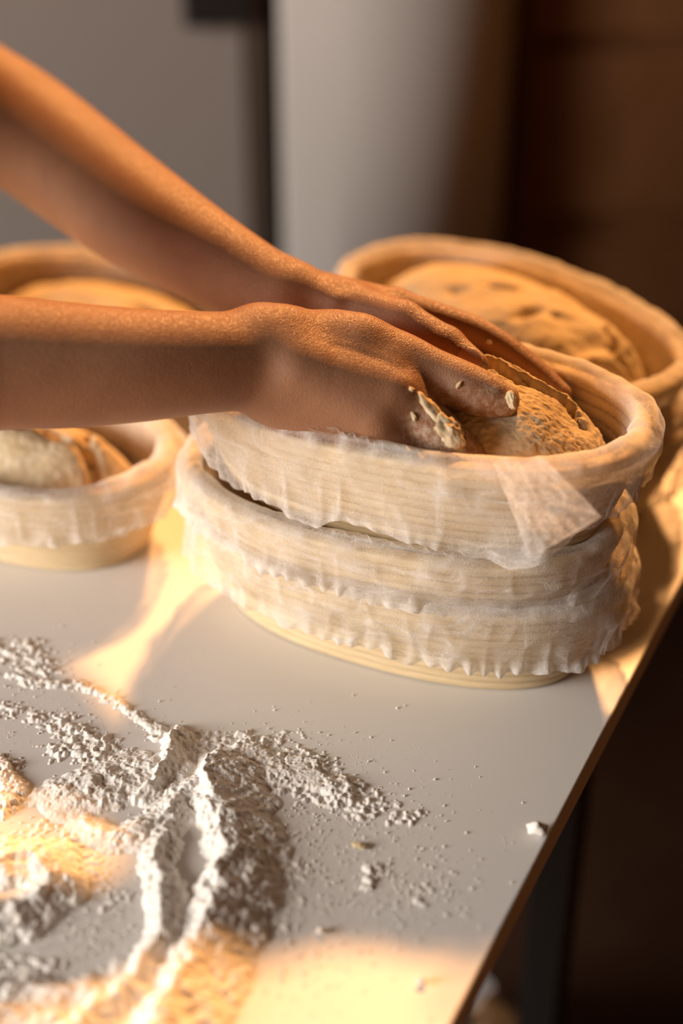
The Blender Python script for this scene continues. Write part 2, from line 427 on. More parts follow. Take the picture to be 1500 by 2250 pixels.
# along the oval s runs 0..1 from the +x end over the far side (.25), the -x end (.5), the near side (.75)
def liner(loc, yaw, label, seed, hang, amp=.0032, flap=None, ruffle=None, puff=None, sc=1.0):
    n = 620; P, Nn, per = oval(n); s = np.arange(n) / n
    Lh = smooth_curve(hang, s) + .0026 * noise(s * 26, seed) + .0016 * noise(s * 70, seed, 3.3)
    nin, nrim, nout = 16, 9, 34
    rows = []
    u = s * per
    def ridged(f, y, sd): return 1 - 2 * np.abs(noise(s * f + .25 * noise(s * 9, y * .7, 0, sd + 3), y, 0, sd))
    pf = smooth_curve(puff, s) if puff else np.zeros(n)
    for i in range(nin):                               # down the inside
        z = .010 + (BH - .006 - .010) * i / (nin - 1)
        f = i / (nin - 1)
        d = .0105 + inset(z) + .0014 * ridged(34, f * 2, seed + 5) * np.sin(math.pi * min(1, f * 1.1)) + .0008 * noise(s * 60, f * 5, seed)
        rows.append((d, np.full(n, z), np.clip(.1 + .5 * ridged(34, f * 2, seed + 5), 0, .5)))
    for i in range(nrim):                              # over the rim
        a = math.pi * (1 - (i + .5) / nrim)
        r = .0062 + pf * .5 + .0007 * ridged(40, i * .25, seed + 11) + .0006 * noise(s * 90, i * .5, seed) 
        d = .0046 + .0003 + np.cos(a) * -r
        z = BH - .003 + np.sin(a) * r * (.85 + 0.25 * noise(s * 22, 4.4, seed))
        rows.append((d, z, np.clip(.15 + .5 * ridged(40, i * .25, seed + 11), 0, .6)))
    for i in range(1, nout + 1):                       # the skirt outside
        f = i / nout; l = f * Lh
        z = BH - .003 - l
        wall = inset(BH - .003 - l)
        grow = f ** .8
        fold = ridged(30, f * 1.1, seed + 21) * .6 + ridged(62, f * 1.6 + 9, seed + 22) * .4
        hem = max(0.0, (f - .72) / .28)
        fold2 = np.sin(s * 2 * np.pi * 64 + 5 * noise(s * 18, 2.2, seed)) * (.5 + .5 * noise(s * 12, 8.8, seed))
        d = -.0024 - pf * (1 - f) * .8 + wall * (.55 + .25 * noise(s * 7, f, seed + 2)) - amp * (.15 + grow * 1.25) * (fold + .55) * .9 - hem * amp * .55 * (fold2 + .6)
        d = np.minimum(d, wall - .0012)
        if flap:
            s0, w, o = flap
            d = d - o * f ** 1.5 * np.exp(-((s - s0) / w) ** 2)
        z = z + .0012 * fold * grow + .0007 * noise(s * 120, f * 9, seed)
        rows.append((d, z, np.clip(.35 * np.clip(fold, 0, 1) ** 2 + .9 * np.clip(ridged(24, f * 1.7 + 4, seed + 31), 0, 1) ** 14 + .7 * np.clip(ridged(16, f * 3.1, seed + 33), 0, 1) ** 18 + hem * (.35 + .5 * np.clip(fold2, 0, 1)), 0, 1)))
    V = np.stack([np.c_[P - Nn * np.asarray(d)[:, None], z] for d, z, g in rows])
    m = len(rows)
    V = V.reshape(-1, 3)
    Q = grid_faces(m, n, closed=True)[:, ::-1]
    o = mk('basket_liner', V, Q, M['liner'], None, loc, yaw); o.scale = (sc, sc, 1)
    tag(o, label, 'basket liner', 'gauzy white basket liners')
    ga = o.data.attributes.new('gather', 'FLOAT', 'POINT'); ga.data.foreach_set('value', np.concatenate([g for _, _, g in rows]).astype(np.float32))
    if flap:                                           # a loose corner of cloth folded down over the skirt
        A_, B_, C_, D_ = [np.array(q) for q in (pl(1085, 1012, -.0805), pl(1200, 1008, -.0800), pl(1322, 1132, -.0780), pl(1165, 1222, -.0870))]
        k = 36; uu, vv_ = np.meshgrid(np.linspace(0, 1, k), np.linspace(0, 1, k), indexing='ij')
        W = (A_ * ((1 - uu) * (1 - vv_))[..., None] + B_ * (uu * (1 - vv_))[..., None] + C_ * (uu * vv_)[..., None] + D_ * ((1 - uu) * vv_)[..., None])
        bul = .0030 * np.sin(np.pi * uu) * np.sin(np.pi * vv_ * .8) + .0016 * noise(uu * 5, vv_ * 4, 0, 3) * vv_ + .0008 * noise(uu * 14, vv_ * 11, 0, 4)
        W = W - S_PE * (bul + .0012)[..., None] - np.asarray(loc)
        cy, sy_ = math.cos(yaw), math.sin(yaw)
        Wl = np.stack([W[..., 0] * cy + W[..., 1] * sy_, -W[..., 0] * sy_ + W[..., 1] * cy, W[..., 2]], -1).reshape(-1, 3)
        fo = mk('loose_flap', Wl, grid_faces(k, k), M['liner'], o)
        ed = np.clip(1 - np.minimum(np.minimum(uu, 1 - uu), 1 - vv_) / .035, 0, 1).ravel() * .5
        fa = fo.data.attributes.new('gather', 'FLOAT', 'POINT'); fa.data.foreach_set('value', ed.astype(np.float32))
    if ruffle:                                         # loose gathered edge standing on the inner side of the rim
        for (sa, sb, h, sd) in ruffle:
            k = 220; ss = np.linspace(sa, sb, k)
            Pi = np.stack([np.interp(ss, s, P[:, 0]), np.interp(ss, s, P[:, 1])], 1); Ni = np.stack([np.interp(ss, s, Nn[:, 0]), np.interp(ss, s, Nn[:, 1])], 1)
            e = np.minimum(1, np.minimum(np.arange(k), k - 1 - np.arange(k)) / 14.0)
            vv = []
            hh = h * e * (.55 + .45 * np.abs(noise(ss * 95, sd, 1.2))) + .001
            for j in range(9):
                g = j / 8
                d = .0050 + .0035 * g * np.sin(ss * 2 * np.pi * 78 + 4 * noise(ss * 30, sd, 0)) * (.6 + .4 * noise(ss * 40, 3, sd)) - .004 * g * g
                vv.append(np.c_[Pi - Ni * d[:, None], BH + .0005 + hh * g * (1 - .25 * g)])
            mk('gathered_edge', np.concatenate(vv), grid_faces(9, k), M['liner'], o)
    return o

Z1, Z2 = .156 - BH, .097 - BH
def sp(s_, t_, z=0.0): return S_C + S_AX * s_ + S_PE * t_ + np.array([0, 0, z])
R_C = np.array([.113, .914, 0]); R_YAW = -.95
L_C = np.array([-.228, .834, 0]); L_YAW = -.52
B_C = np.array([-.190, 1.060, 0]); B_YAW = -.50
STK = [sp(-.003, 0, 0), sp(-.008, .0, Z2), sp(.0, .0, Z1)]
basket(STK[2], S_YAW, 'cane basket topmost of the stack, holding the dough under the hands')
basket(STK[1], S_YAW - .01, 'cane basket in the middle of the stack under the hands')
basket(STK[0], S_YAW - .02, 'cane basket at the bottom of the stack under the hands')
basket(R_C + np.array([0, 0, .046]), R_YAW, 'upper cane basket of the two by the table edge, with a dimpled dome of dough', 1.125)
basket(R_C + np.array([.004, .002, 0]), R_YAW + .03, 'lower cane basket of the two by the table edge', 1.125)
basket(L_C, L_YAW, 'single cane basket of lumpy folded dough standing on the bare table')
basket(B_C, B_YAW, 'single cane basket behind the far arm, holding a smooth low dough')

liner(STK[2], S_YAW, 'gauzy liner of the topmost basket under the hands, with a pointed loose flap', 3,
      [(.0, .030), (.08, .03), (.25, .03), (.42, .034), (.50, .040), (.56, .040), (.61, .048), (.66, .050), (.70, .056), (.735, .046), (.77, .047), (.82, .051), (.865, .055), (.895, .043), (.93, .036), (.97, .032)],
      .0030, flap=(.885, .022, .010), ruffle=[(.60, .80, .0075, 5), (.66, .74, .010, 8)], puff=[(0, .0035), (.06, .003), (.15, .001), (.4, .0), (.8, .0), (.93, .0025)])
liner(STK[1], S_YAW - .01, 'gauzy liner gathered over the middle basket of the stack', 8,
      [(.0, .030), (.25, .026), (.5, .034), (.6, .024), (.7, .026), (.8, .031), (.9, .034)], .0040, ruffle=[(.72, .93, .007, 9)], puff=[(0, .003), (.2, 0), (.45, .002), (.7, 0), (.9, .002)])
liner(STK[0], S_YAW - .02, 'gauzy liner gathered over the lowest basket of the stack', 12,
      [(.0, .036), (.25, .03), (.5, .036), (.6, .032), (.7, .031), (.8, .033), (.9, .036)], .0044, puff=[(0, .003), (.2, 0), (.5, .003), (.7, 0), (.9, .002)])
liner(R_C + np.array([0, 0, .046]), R_YAW, 'gauzy liner over the upper basket by the table edge', 21, [(0, .034), (.25, .03), (.5, .03), (.75, .036)], .003, puff=[(0, .002), (.25, .002), (.5, .001), (.75, .0)], sc=1.125)
liner(R_C + np.array([.004, .002, 0]), R_YAW + .03, 'gauzy liner over the lower basket by the table edge', 24, [(0, .040), (.25, .034), (.5, .034), (.75, .04)], .004, sc=1.125)
liner(L_C, L_YAW, 'gauzy liner of the single basket with lumpy folded dough', 31, [(0, .026), (.25, .03), (.5, .03), (.75, .034), (.9, .030)], .0038, puff=[(0, .006), (.2, .002), (.5, 0), (.85, .001)])
liner(B_C, B_YAW, 'gauzy liner of the basket behind the far arm', 37, [(0, .03), (.25, .03), (.5, .03), (.75, .03)], .003, puff=[(0, .001), (.25, .003), (.5, .003), (.75, 0)])

# ---------------------------------------------------------------- dough
def dome(name, label, loc, yaw, a, b, z0, h, mat, n=(70, 200), p=2.6, q=.55, bumps=(), creases=(), rough=(.0010, .0006), seed=0):
    nr, na = n
    r = np.sin(np.linspace(0, 1, nr) * math.pi / 2)[:, None] ** .9; th = np.linspace(0, 2 * np.pi, na, endpoint=False)[None]
    ex = 2 / 2.25
    cx = np.sign(np.cos(th)) * np.abs(np.cos(th)) ** ex; sy = np.sign(np.sin(th)) * np.abs(np.sin(th)) ** ex
    X = a * r * cx; Y = b * r * sy
    Z = z0 + h * np.clip(1 - r ** p, 0, 1) ** q + 0 * X
    for (x, y, sx, sy_, ang, hh) in bumps:
        dx, dy = X - x, Y - y; c, s = math.cos(ang), math.sin(ang)
        g = np.exp(-(((dx * c + dy * s) / sx) ** 2 + ((-dx * s + dy * c) / sy_) ** 2))
        Z = Z + hh * g
    for (pts, w, depth, lip) in creases:
        D = np.full(X.shape, 9.0); S = np.zeros(X.shape)
        for (x0, y0), (x1, y1) in zip(pts[:-1], pts[1:]):
            bx, by = x1 - x0, y1 - y0; t = np.clip(((X - x0) * bx + (Y - y0) * by) / (bx * bx + by * by), 0, 1)
            ddx, ddy = X - x0 - t * bx, Y - y0 - t * by; d = np.hypot(ddx, ddy)
            sd = np.sign(bx * ddy - by * ddx); m_ = d < D
            D = np.where(m_, d, D); S = np.where(m_, sd, S)
        D2 = D + .0015 * noise(X * 300, Y * 300, 0, seed + 7)
        Z = Z - depth * np.exp(-(D2 / w) ** 2) + lip * np.exp(-((D2 * S - w * 1.6) / (w * 1.5)) ** 2)
    big = .0022 * noise(X * 45, Y * 45, Z * 45, seed) + rough[0] * fbm(X * 210, Y * 210, Z * 210, seed + 1, 4) + rough[1] * noise(X * 620, Y * 620, Z * 620, seed + 2)
    nx, ny, nz = X / a ** 2, Y / b ** 2, np.clip(Z - z0, .004, 1) / h ** 2
    ln = np.sqrt(nx * nx + ny * ny + nz * nz); X, Y, Z = X + big * nx / ln, Y + big * ny / ln, Z + big * nz / ln
    V = np.stack([X, Y, Z], -1).reshape(-1, 3)
    Q = grid_faces(nr, na, closed=True)
    o = mk(name, V, Q, mat, None, loc, yaw)
    tag(o, label, 'dough', 'shaped doughs in the baskets')
    return o
def local(P, C, yaw):
    d = np.asarray(P) - C; c, s = math.cos(yaw), math.sin(yaw)
    return (d[0] * c + d[1] * s, -d[0] * s + d[1] * c)
def pxl(px, py, z, C, yaw): return local(at(px, py, z), C, yaw)

fold = [pxl(1070, 815, .166, S_C, S_YAW), pxl(1130, 850, .163, S_C, S_YAW), pxl(1185, 862, .160, S_C, S_YAW), pxl(1232, 905, .150, S_C, S_YAW), pxl(1262, 960, .14, S_C, S_YAW)]
fold2 = [pxl(1080, 795, .166, S_C, S_YAW), pxl(1150, 830, .163, S_C, S_YAW), pxl(1200, 858, .158, S_C, S_YAW)]
dome('dough', 'rough floured dough being pressed down between the two hands', sp(0, 0, Z1), S_YAW, .117, .057, .022, .0625, M['dough'], (150, 460), 2.5, .52,
     bumps=[(-.03, -.052, .06, .02, 0, -.012), (*local(pl(1050, 868, -.02), S_C, S_YAW), .030, .012, -.1, -.004), (.085, -.028, .03, .02, 0, .003), (.05, .03, .03, .015, -.2, .003)],
     creases=[(fold, .0022, .0055, .0035), (fold2, .0016, .0022, .0012)], rough=(.0010, .0004), seed=41)
def dents(lst, C, yaw):
    o = []
    for (px, py, z, sx, sy, ang, h) in lst:
        x, y = pxl(px, py, z, C, yaw); o.append((x, y, sx, sy, ang - yaw, h))
    return o
dome('dough', 'smooth domed dough with finger dents beside the table edge', R_C + np.array([0, 0, .046]), R_YAW, .126, .062, .022, .062, M['dough_smooth'], (90, 260), 2.7, .5,
     bumps=dents([(1105, 645, .125, .012, .004, -.5, -.006), (1165, 700, .123, .011, .0045, .5, -.007), (1005, 640, .125, .007, .004, 0, -.005), (1215, 710, .122, .008, .004, -.4, -.003),
                  (1375, 775, .112, .022, .012, -.6, .010), (1320, 800, .112, .018, .010, .2, .008), (1250, 770, .118, .02, .014, 0, -.003)], R_C, R_YAW),
     creases=[([pxl(1330, 745, .115, R_C, R_YAW), pxl(1350, 790, .113, R_C, R_YAW), pxl(1400, 810, .11, R_C, R_YAW)], .0022, .007, .002)], rough=(.0008, .0003), seed=52)
lc = lambda px, py, z: pxl(px, py, z, L_C, L_YAW)
dome('dough', 'lumpy folded dough in the single basket on the bare table', L_C, L_YAW, .108, .055, .020, .050, M['dough'], (90, 260), 2.6, .5,
     bumps=[(*lc(225, 985, .066), .022, .014, .2, .013), (*lc(160, 1025, .062), .020, .013, -.3, .010), (*lc(60, 990, .068), .04, .02, 0, .010), (*lc(110, 1060, .056), .018, .01, .1, .004)],
     creases=[([lc(190, 960, .066), lc(185, 1000, .066), lc(215, 1035, .062), lc(215, 1060, .06)], .0045, .009, .002), ([lc(0, 1060, .06), lc(90, 1062, .06), lc(150, 1050, .062)], .005, .005, 0),
              ([lc(100, 945, .07), lc(130, 985, .068), lc(190, 1000, .066)], .005, .005, .002)], rough=(.0012, .0004), seed=63)
dome('dough', 'smooth low dough behind the far forearm', B_C, B_YAW, .108, .055, .018, .046, M['dough_smooth'], (80, 220), 2.8, .45,
     bumps=dents([(325, 668, .066, .012, .006, 0, -.006), (130, 640, .064, .02, .012, 0, .003)], B_C, B_YAW), rough=(.0008, .0003), seed=74)

# ---------------------------------------------------------------- the person: implicit surface, meshed with surface nets
def surface_nets(F, org, h):
    ins = F < 0
    nx, ny, nz = F.shape
    cs = [(a, b, c) for a in (0, 1) for b in (0, 1) for c in (0, 1)]
    sl = lambda A, a, b, c: A[a:nx - 1 + a, b:ny - 1 + b, c:nz - 1 + c]
    cnt = sum(sl(ins, *c).astype(np.int8) for c in cs)
    act = (cnt > 0) & (cnt < 8)
    ii, jj, kk = np.nonzero(act)
    idx = np.full(act.shape, -1, np.int64); idx[ii, jj, kk] = np.arange(len(ii))
    acc = np.zeros((len(ii), 3)); num = np.zeros(len(ii))
    vals = {c: F[ii + c[0], jj + c[1], kk + c[2]].astype(float) for c in cs}
    for c in cs:
        for ax in range(3):
            if c[ax]: continue
            d = list(c); d[ax] = 1; d = tuple(d)
            va, vb = vals[c], vals[d]; m = (va < 0) != (vb < 0)
            t = np.where(m, va / np.where(m, va - vb, 1), 0)
            p = np.array(c, float)[None] + np.zeros((len(ii), 3)); p[:, ax] = t
            acc += np.where(m[:, None], p, 0); num += m
    V = org + h * (np.c_[ii, jj, kk] + acc / num[:, None])
    Q = []
    for ax in range(3):
        a = [slice(None)] * 3; b = [slice(None)] * 3; a[ax] = slice(0, -1); b[ax] = slice(1, None)
        m = ins[tuple(a)] != ins[tuple(b)]
        e = np.array(np.nonzero(m)).T
        o1, o2 = [(1, 2), (2, 0), (0, 1)][ax]
        ok = (e[:, o1] > 0) & (e[:, o2] > 0) & (e[:, o1] < F.shape[o1] - 1) & (e[:, o2] < F.shape[o2] - 1)
        e = e[ok]
        def cell(d1, d2):
            q = e.copy(); q[:, o1] -= d1; q[:, o2] -= d2; return idx[q[:, 0], q[:, 1], q[:, 2]]
        quad = np.stack([cell(1, 1), cell(0, 1), cell(0, 0), cell(1, 0)], 1)
        fl = ~ins[e[:, 0], e[:, 1], e[:, 2]]
        quad[fl] = quad[fl][:, ::-1]
        Q.append(quad)
    return V, np.concatenate(Q)
def relax(V, Q, it):
    E_ = np.concatenate([Q[:, [0, 1]], Q[:, [1, 2]], Q[:, [2, 3]], Q[:, [3, 0]]])
    cnt = np.bincount(E_[:, 0], minlength=len(V)) + np.bincount(E_[:, 1], minlength=len(V))
    for i in range(it):
        A = np.stack([np.bincount(E_[:, 0], V[E_[:, 1], c], len(V)) + np.bincount(E_[:, 1], V[E_[:, 0], c], len(V)) for c in range(3)], 1) / np.maximum(cnt, 1)[:, None]
        V = V + (.6 if i % 2 == 0 else -.61) * (A - V) if it > 2 else V * .5 + A * .5
    return V
class Sdf:
    def __init__(s, lo, hi, h, rel=8):
        s.h = h; s.rel = rel; s.lo = np.array(lo, float); s.n = np.ceil((np.array(hi) - s.lo) / h).astype(int) + 1
        s.F = np.full(tuple(s.n), .05, np.float32)
    def _box(s, pts, pad):
        lo = np.clip(np.floor((np.min(pts, 0) - pad - s.lo) / s.h).astype(int), 0, s.n); hi = np.clip(np.ceil((np.max(pts, 0) + pad - s.lo) / s.h).astype(int) + 1, 0, s.n)
        if np.any(hi <= lo): return None
        ax = [(s.lo[i] + s.h * np.arange(lo[i], hi[i])).astype(np.float32) for i in range(3)]
        return tuple(slice(lo[i], hi[i]) for i in range(3)), np.meshgrid(*ax, indexing='ij', sparse=True)
    def cone(s, a, b, ra, rb, k=.006, flat=None, cut=False):
        a = np.asarray(a, float); b = np.asarray(b, float); r = max(ra, rb)
        bx = s._box([a, b], r + k + .004)
        if bx is None: return
        sl, (X, Y, Z) = bx
        d = (b - a).astype(np.float32); L2 = float(d @ d) + 1e-12
        px, py, pz = X - np.float32(a[0]), Y - np.float32(a[1]), Z - np.float32(a[2])
        t = np.clip((px * d[0] + py * d[1] + pz * d[2]) / L2, 0, 1)
        px, py, pz = px - t * d[0], py - t * d[1], pz - t * d[2]
        if flat is not None:
            nrm, f = flat; nrm = np.asarray(nrm, float); nrm = nrm / np.linalg.norm(nrm)
            c = (px * nrm[0] + py * nrm[1] + pz * nrm[2]) * (f - 1)
            px, py, pz = px + c * nrm[0], py + c * nrm[1], pz + c * nrm[2]
        D = np.sqrt(px * px + py * py + pz * pz) - (ra + (rb - ra) * t)
        G = s.F[sl]
        if cut:
            D = -D; h_ = np.clip(.5 - .5 * (G - D) / k, 0, 1); s.F[sl] = G * (1 - h_) + D * h_ + k * h_ * (1 - h_)
        else:
            h_ = np.clip(.5 + .5 * (G - D) / k, 0, 1); s.F[sl] = G * (1 - h_) + D * h_ - k * h_ * (1 - h_)
    def chain(s, pts, radii, k=.006, sub=16):
        # one smooth tapering tube through the joints, blended into what is there with radius k
        A = np.c_[np.asarray(pts, float), radii]; n = len(A)
        E_ = np.concatenate([[2 * A[0] - A[1]], A, [2 * A[-1] - A[-2]]]); Q = []
        for i in range(n - 1):
            p0, p1, p2, p3 = E_[i:i + 4]
            for j in range(sub):
                t = j / sub; Q.append(.5 * (2 * p1 + (p2 - p0) * t + (2 * p0 - 5 * p1 + 4 * p2 - p3) * t * t + (3 * p1 - p0 - 3 * p2 + p3) * t ** 3))
        Q.append(A[-1]); Q = np.array(Q)
        keep = s.F; s.F = np.full(keep.shape, .05, np.float32)
        for a, b in zip(Q[:-1], Q[1:]): s.cone(a[:3], b[:3], a[3], b[3], 1e-5)
        D = s.F; h_ = np.clip(.5 + .5 * (keep - D) / k, 0, 1); s.F = keep * (1 - h_) + D * h_ - k * h_ * (1 - h_)
    def mesh(s):
        F = s.F; F[0], F[-1], F[:, 0], F[:, -1], F[:, :, 0], F[:, :, -1] = .01, .01, .01, .01, .01, .01
        V, Q = surface_nets(F, s.lo, s.h)
        return relax(V, Q, s.rel), Q

# right (near) arm: forearm, wrist, back of the hand towards us, thumb on the dough, fingers down inside the basket
def P3(l): return [pl(*q) for q in l]
RF = P3([(-330, 805, -.175), (-120, 800, -.155), (0, 797, -.140), (150, 803, -.122), (300, 803, -.104), (440, 797, -.084), (540, 795, -.068), (600, 800, -.060)])
RFr = [.037, .0355, .0335, .0315, .0287, .0262, .0252, .0245]
def right_hand(G):
    G.chain(RF, RFr, .010)
    c = pl
    # metacarpals
    G.cone(c(590, 768, -.054), c(690, 754, -.036), .0190, .0150, .014)
    G.chain(P3([(600, 765, -.050), (690, 758, -.038), (790, 762, -.031), (875, 784, -.0265), (945, 814, -.025), (1010, 845, -.0235), (1060, 866, -.0210), (1102, 879, -.0185)]), [.0165, .0160, .0152, .0136, .0122, .0128, .0120, .0094], .008)
    G.cone(c(620, 790, -.056), c(880, 874, -.0450), .0175, .0135, .012)
    G.cone(c(620, 815, -.060), c(832, 935, -.0545), .0180, .0135, .012)
    G.cone(c(615, 840, -.060), c(772, 965, -.0560), .0180, .0130, .012)
    G.cone(c(608, 850, -.058), c(712, 975, -.0530), .0170, .0120, .012)
    G.cone(c(600, 858, -.052), c(690, 945, -.0440), .0150, .0130, .012)
    G.cone(c(720, 800, -.046), c(838, 812, -.0380), .0150, .0100, .014)          # muscle between thumb and index
    # radial styloid and thumb base
    G.cone(c(575, 726, -.058), c(625, 724, -.052), .0080, .0070, .018)
    G.cone(c(745, 740, -.036), c(785, 744, -.034), .0100, .0095, .014)
    # thumb
    # fingers
    G.chain(P3([(880, 874, -.045), (988, 968, -.0450), (1050, 1030, -.0400), (1090, 1070, -.0320)]), [.0130, .0105, .0092, .0076], .004)
    G.chain(P3([(832, 935, -.055), (935, 1035, -.0470), (1005, 1090, -.0360), (1045, 1120, -.0270)]), [.0130, .0108, .0095, .0078], .004)
    G.chain(P3([(772, 965, -.053), (868, 1060, -.0440), (930, 1110, -.0340), (965, 1135, -.0260)]), [.0125, .0102, .0090, .0075], .004)
    G.chain(P3([(712, 975, -.050), (785, 1055, -.0420), (835, 1095, -.0340), (865, 1115, -.0270)]), [.0115, .0090, .0080, .0068], .004)
    # extensor tendons: low ridges under the skin
    G.cone(c(660, 790, -.0655), c(850, 858, -.0535), .0030, .0030, .018)
    G.cone(c(660, 825, -.0705), c(812, 910, -.0625), .0030, .0030, .018)
LFp = [at(-230, 120, .246), at(-75, 212, .229), at(66, 299, .220), at(265, 446, .206), at(423, 546, .200), at(545, 614, .192), at(628, 655, .187)]
LFr = [.0455, .0442, .0412, .0354, .0286, .0238, .0215]
def left_hand(G):
    G.chain(LFp, LFr, .010)
    c = pl
    G.cone(LFp[-1], c(765, 675, .030), .0190, .0140, .010)
    G.cone(c(745, 672, .026), c(885, 708, .0150), .0145, .0115, .008)
    G.cone(c(660, 652, .042), c(868, 680, .0480), .0165, .0122, .010)
    G.cone(c(655, 655, .050), c(850, 690, .0600), .0165, .0122, .010)
    G.cone(c(650, 660, .055), c(820, 705, .0660), .0160, .0115, .010)
    G.cone(c(645, 668, .056), c(785, 725, .0680), .0150, .0105, .010)
    G.cone(c(610, 612, .022), c(735, 668, .0130), .0050, .0045, .010)             # tendon of the thumb
    G.cone(c(780, 690, .034), c(870, 700, .0300), .0120, .0080, .010)
    G.cone(c(885, 708, .015), c(980, 760, .0080), .0115, .0104, .004)
    G.cone(c(980, 760, .008), c(1040, 802, .0020), .0104, .0080, .003)
    G.chain(P3([(868, 680, .048), (1045, 735, .0500), (1155, 806, .0480), (1232, 866, .0450)]), [.0120, .0098, .0086, .0062], .004)
    G.chain(P3([(850, 690, .060), (1010, 770, .0640), (1090, 860, .0610), (1130, 930, .0560)]), [.0118, .0098, .0086, .0070], .004)
    G.chain(P3([(820, 705, .066), (950, 800, .0680), (1010, 890, .0620), (1035, 950, .0560)]), [.0112, .0094, .0082, .0068], .004)
    G.chain(P3([(785, 725, .068), (880, 820, .0680), (930, 890, .0620), (950, 930, .0560)]), [.0100, .0084, .0074, .0062], .004)
def bounds(pts, rad, pad=.03):
    pts = np.array(pts); return pts.min(0) - pad, pts.max(0) + pad
HS = .0013
lo, hi = bounds(RF + P3([(1120, 880, -.005), (1045, 1120, -.027), (712, 975, -.05)]), 0, .035)
lo[0] = max(lo[0], -.26); hi[1] = min(hi[1], .82)
G = Sdf(lo, hi, HS); right_hand(G); V1, Q1 = G.mesh()
lo, hi = bounds(LFp + P3([(1250, 870, .045), (1130, 930, .056), (785, 725, .068)]), 0, .03)
lo[0] = max(lo[0], -.325)
G = Sdf(lo, hi, HS); left_hand(G); V2, Q2 = G.mesh()
del G
# the rest of the body, out of the picture to the left: leaning over the table's far side
A3 = lambda *v: np.array(v, float)
ELB_R, ELB_L = RF[0], LFp[0]
SH_R, SH_L = A3(-.455, .690, .370), A3(-.475, .985, .400)
HIP = A3(-.715, .930, .150); CHEST = A3(-.515, .850, .350)
def upper_body(G):
    G.chain([RF[1], ELB_R, (ELB_R + SH_R) / 2, SH_R], [.0325, .0370, .043, .050], .01, 8)
    G.chain([LFp[1], ELB_L, (ELB_L + SH_L) / 2, SH_L], [.0400, .0450, .046, .050], .01, 8)
def trunk(G, o=0.0):
    G.chain([SH_R, CHEST + A3(0, -.04, .035), CHEST + A3(0, .04, .035), SH_L], [.05 + o, .085 + o, .085 + o, .05 + o], .03, 8)
    G.chain([CHEST, (CHEST + HIP) / 2, HIP], [.115 + o, .105 + o, .118 + o], .04, 8)
    for S_, E_ in ((SH_R, ELB_R), (SH_L, ELB_L)): G.cone(S_, S_ * .5 + E_ * .5, .052 + o, .050 + o, .02)
def legs(G, o=0.0):
    G.cone(HIP + A3(0, -.045, 0), HIP + A3(0, .045, 0), .112 + o, .112 + o, .02)
    for sy in (-.06, .06):
        G.chain([HIP + A3(0, sy, -.03), A3(-.70, .92 + sy * 1.2, -.24), A3(-.74, .92 + sy * 1.3, FLOOR_Z + .07)], [.085 + o, .060 + o, .042 + o], .02, 8)
HEAD = A3(-.355, .815, .560)
def head(G):
    G.cone(CHEST + A3(.06, -.005, .07), HEAD + A3(-.03, .005, -.05), .052, .048, .02)
    G.cone(HEAD + A3(-.012, 0, .012), HEAD + A3(.012, 0, -.010), .077, .070, .02)
    G.cone(HEAD + A3(.035, 0, -.045), HEAD + A3(.050, 0, -.060), .040, .030, .03)
    G.cone(HEAD + A3(.072, 0, .0), HEAD + A3(.086, 0, -.022), .008, .012, .01)
    for sy in (-1, 1):
        G.cone(HEAD + A3(-.012, .074 * sy, .008), HEAD + A3(-.004, .074 * sy, -.020), .012, .009, .006)
        G.cone(HEAD + A3(.070, .028 * sy, .006), HEAD + A3(.074, .026 * sy, .006), .010, .009, .008, cut=True)
G = Sdf((-.66, .45, .08), (-.15, 1.10, .68), .0055, 4); upper_body(G); head(G); V3, Q3 = G.mesh()
G = Sdf((-.82, .60, FLOOR_Z - .01), (-.62, 1.25, FLOOR_Z + .14), .005, 4)
SHOE_SDF = G
for sy in (-.06, .06):
    G.chain([A3(-.75, .92 + sy * 1.3, FLOOR_Z + .10), A3(-.745, .92 + sy * 1.3, FLOOR_Z + .045), A3(-.66, .90 + sy * 1.4, FLOOR_Z + .030)], [.036, .038, .026], .01, 8)
V4, Q4 = G.mesh()
parts_v = [V1, V2, V3]; parts_q = [Q1, Q2, Q3]; offs = np.cumsum([0] + [len(v) for v in parts_v])
person = mk('person', np.concatenate(parts_v), np.concatenate([q + o for q, o in zip(parts_q, offs)]), M['skin'])
tag(person, 'person with bare forearms pressing dough down in a basket with both hands', 'person')
for side in (0, 1):
    m_ = (V4[Q4[:, 0], 1] > .918) == bool(side); u_ = np.unique(Q4[m_]); mp_ = np.full(len(V4), -1); mp_[u_] = np.arange(len(u_))
    mk('shoe', V4[u_], mp_[Q4[m_]], M['handle'], person)
M['shirt'] = mat_plain('dark_shirt', (.05, .05, .055), .85, 200, .2, .2, .3); M['trousers'] = mat_plain('dark_trousers', (.03, .032, .04), .85, 200, .2, .2, .3)
M['hair'] = mat_plain('dark_hair', (.03, .018, .012), .45, 150, .2, .4, .5)
G = Sdf((-.90, .55, -.02), (-.25, 1.20, .55), .0075, 4); trunk(G, .008); V, Q = G.mesh(); mk('shirt', V, Q, M['shirt'], person)
G = Sdf((-.90, .62, FLOOR_Z + .02), (-.52, 1.22, .20), .0075, 4); legs(G, .004); V, Q = G.mesh(); mk('trousers', V, Q, M['trousers'], person)
G = Sdf((-.50, .66, .42), (-.22, .98, .70), .005, 4)
G.cone(HEAD + A3(-.022, 0, .026), HEAD + A3(-.012, 0, .022), .080, .080, .02); G.cone(HEAD + A3(-.07, 0, .0), HEAD + A3(-.115, 0, -.02), .04, .035, .02)
G.cone(HEAD + A3(.12, 0, -.055), HEAD + A3(.05, 0, -.16), .105, .12, .01, cut=True)
V, Q = G.mesh(); mk('hair', V, Q, M['hair'], person)

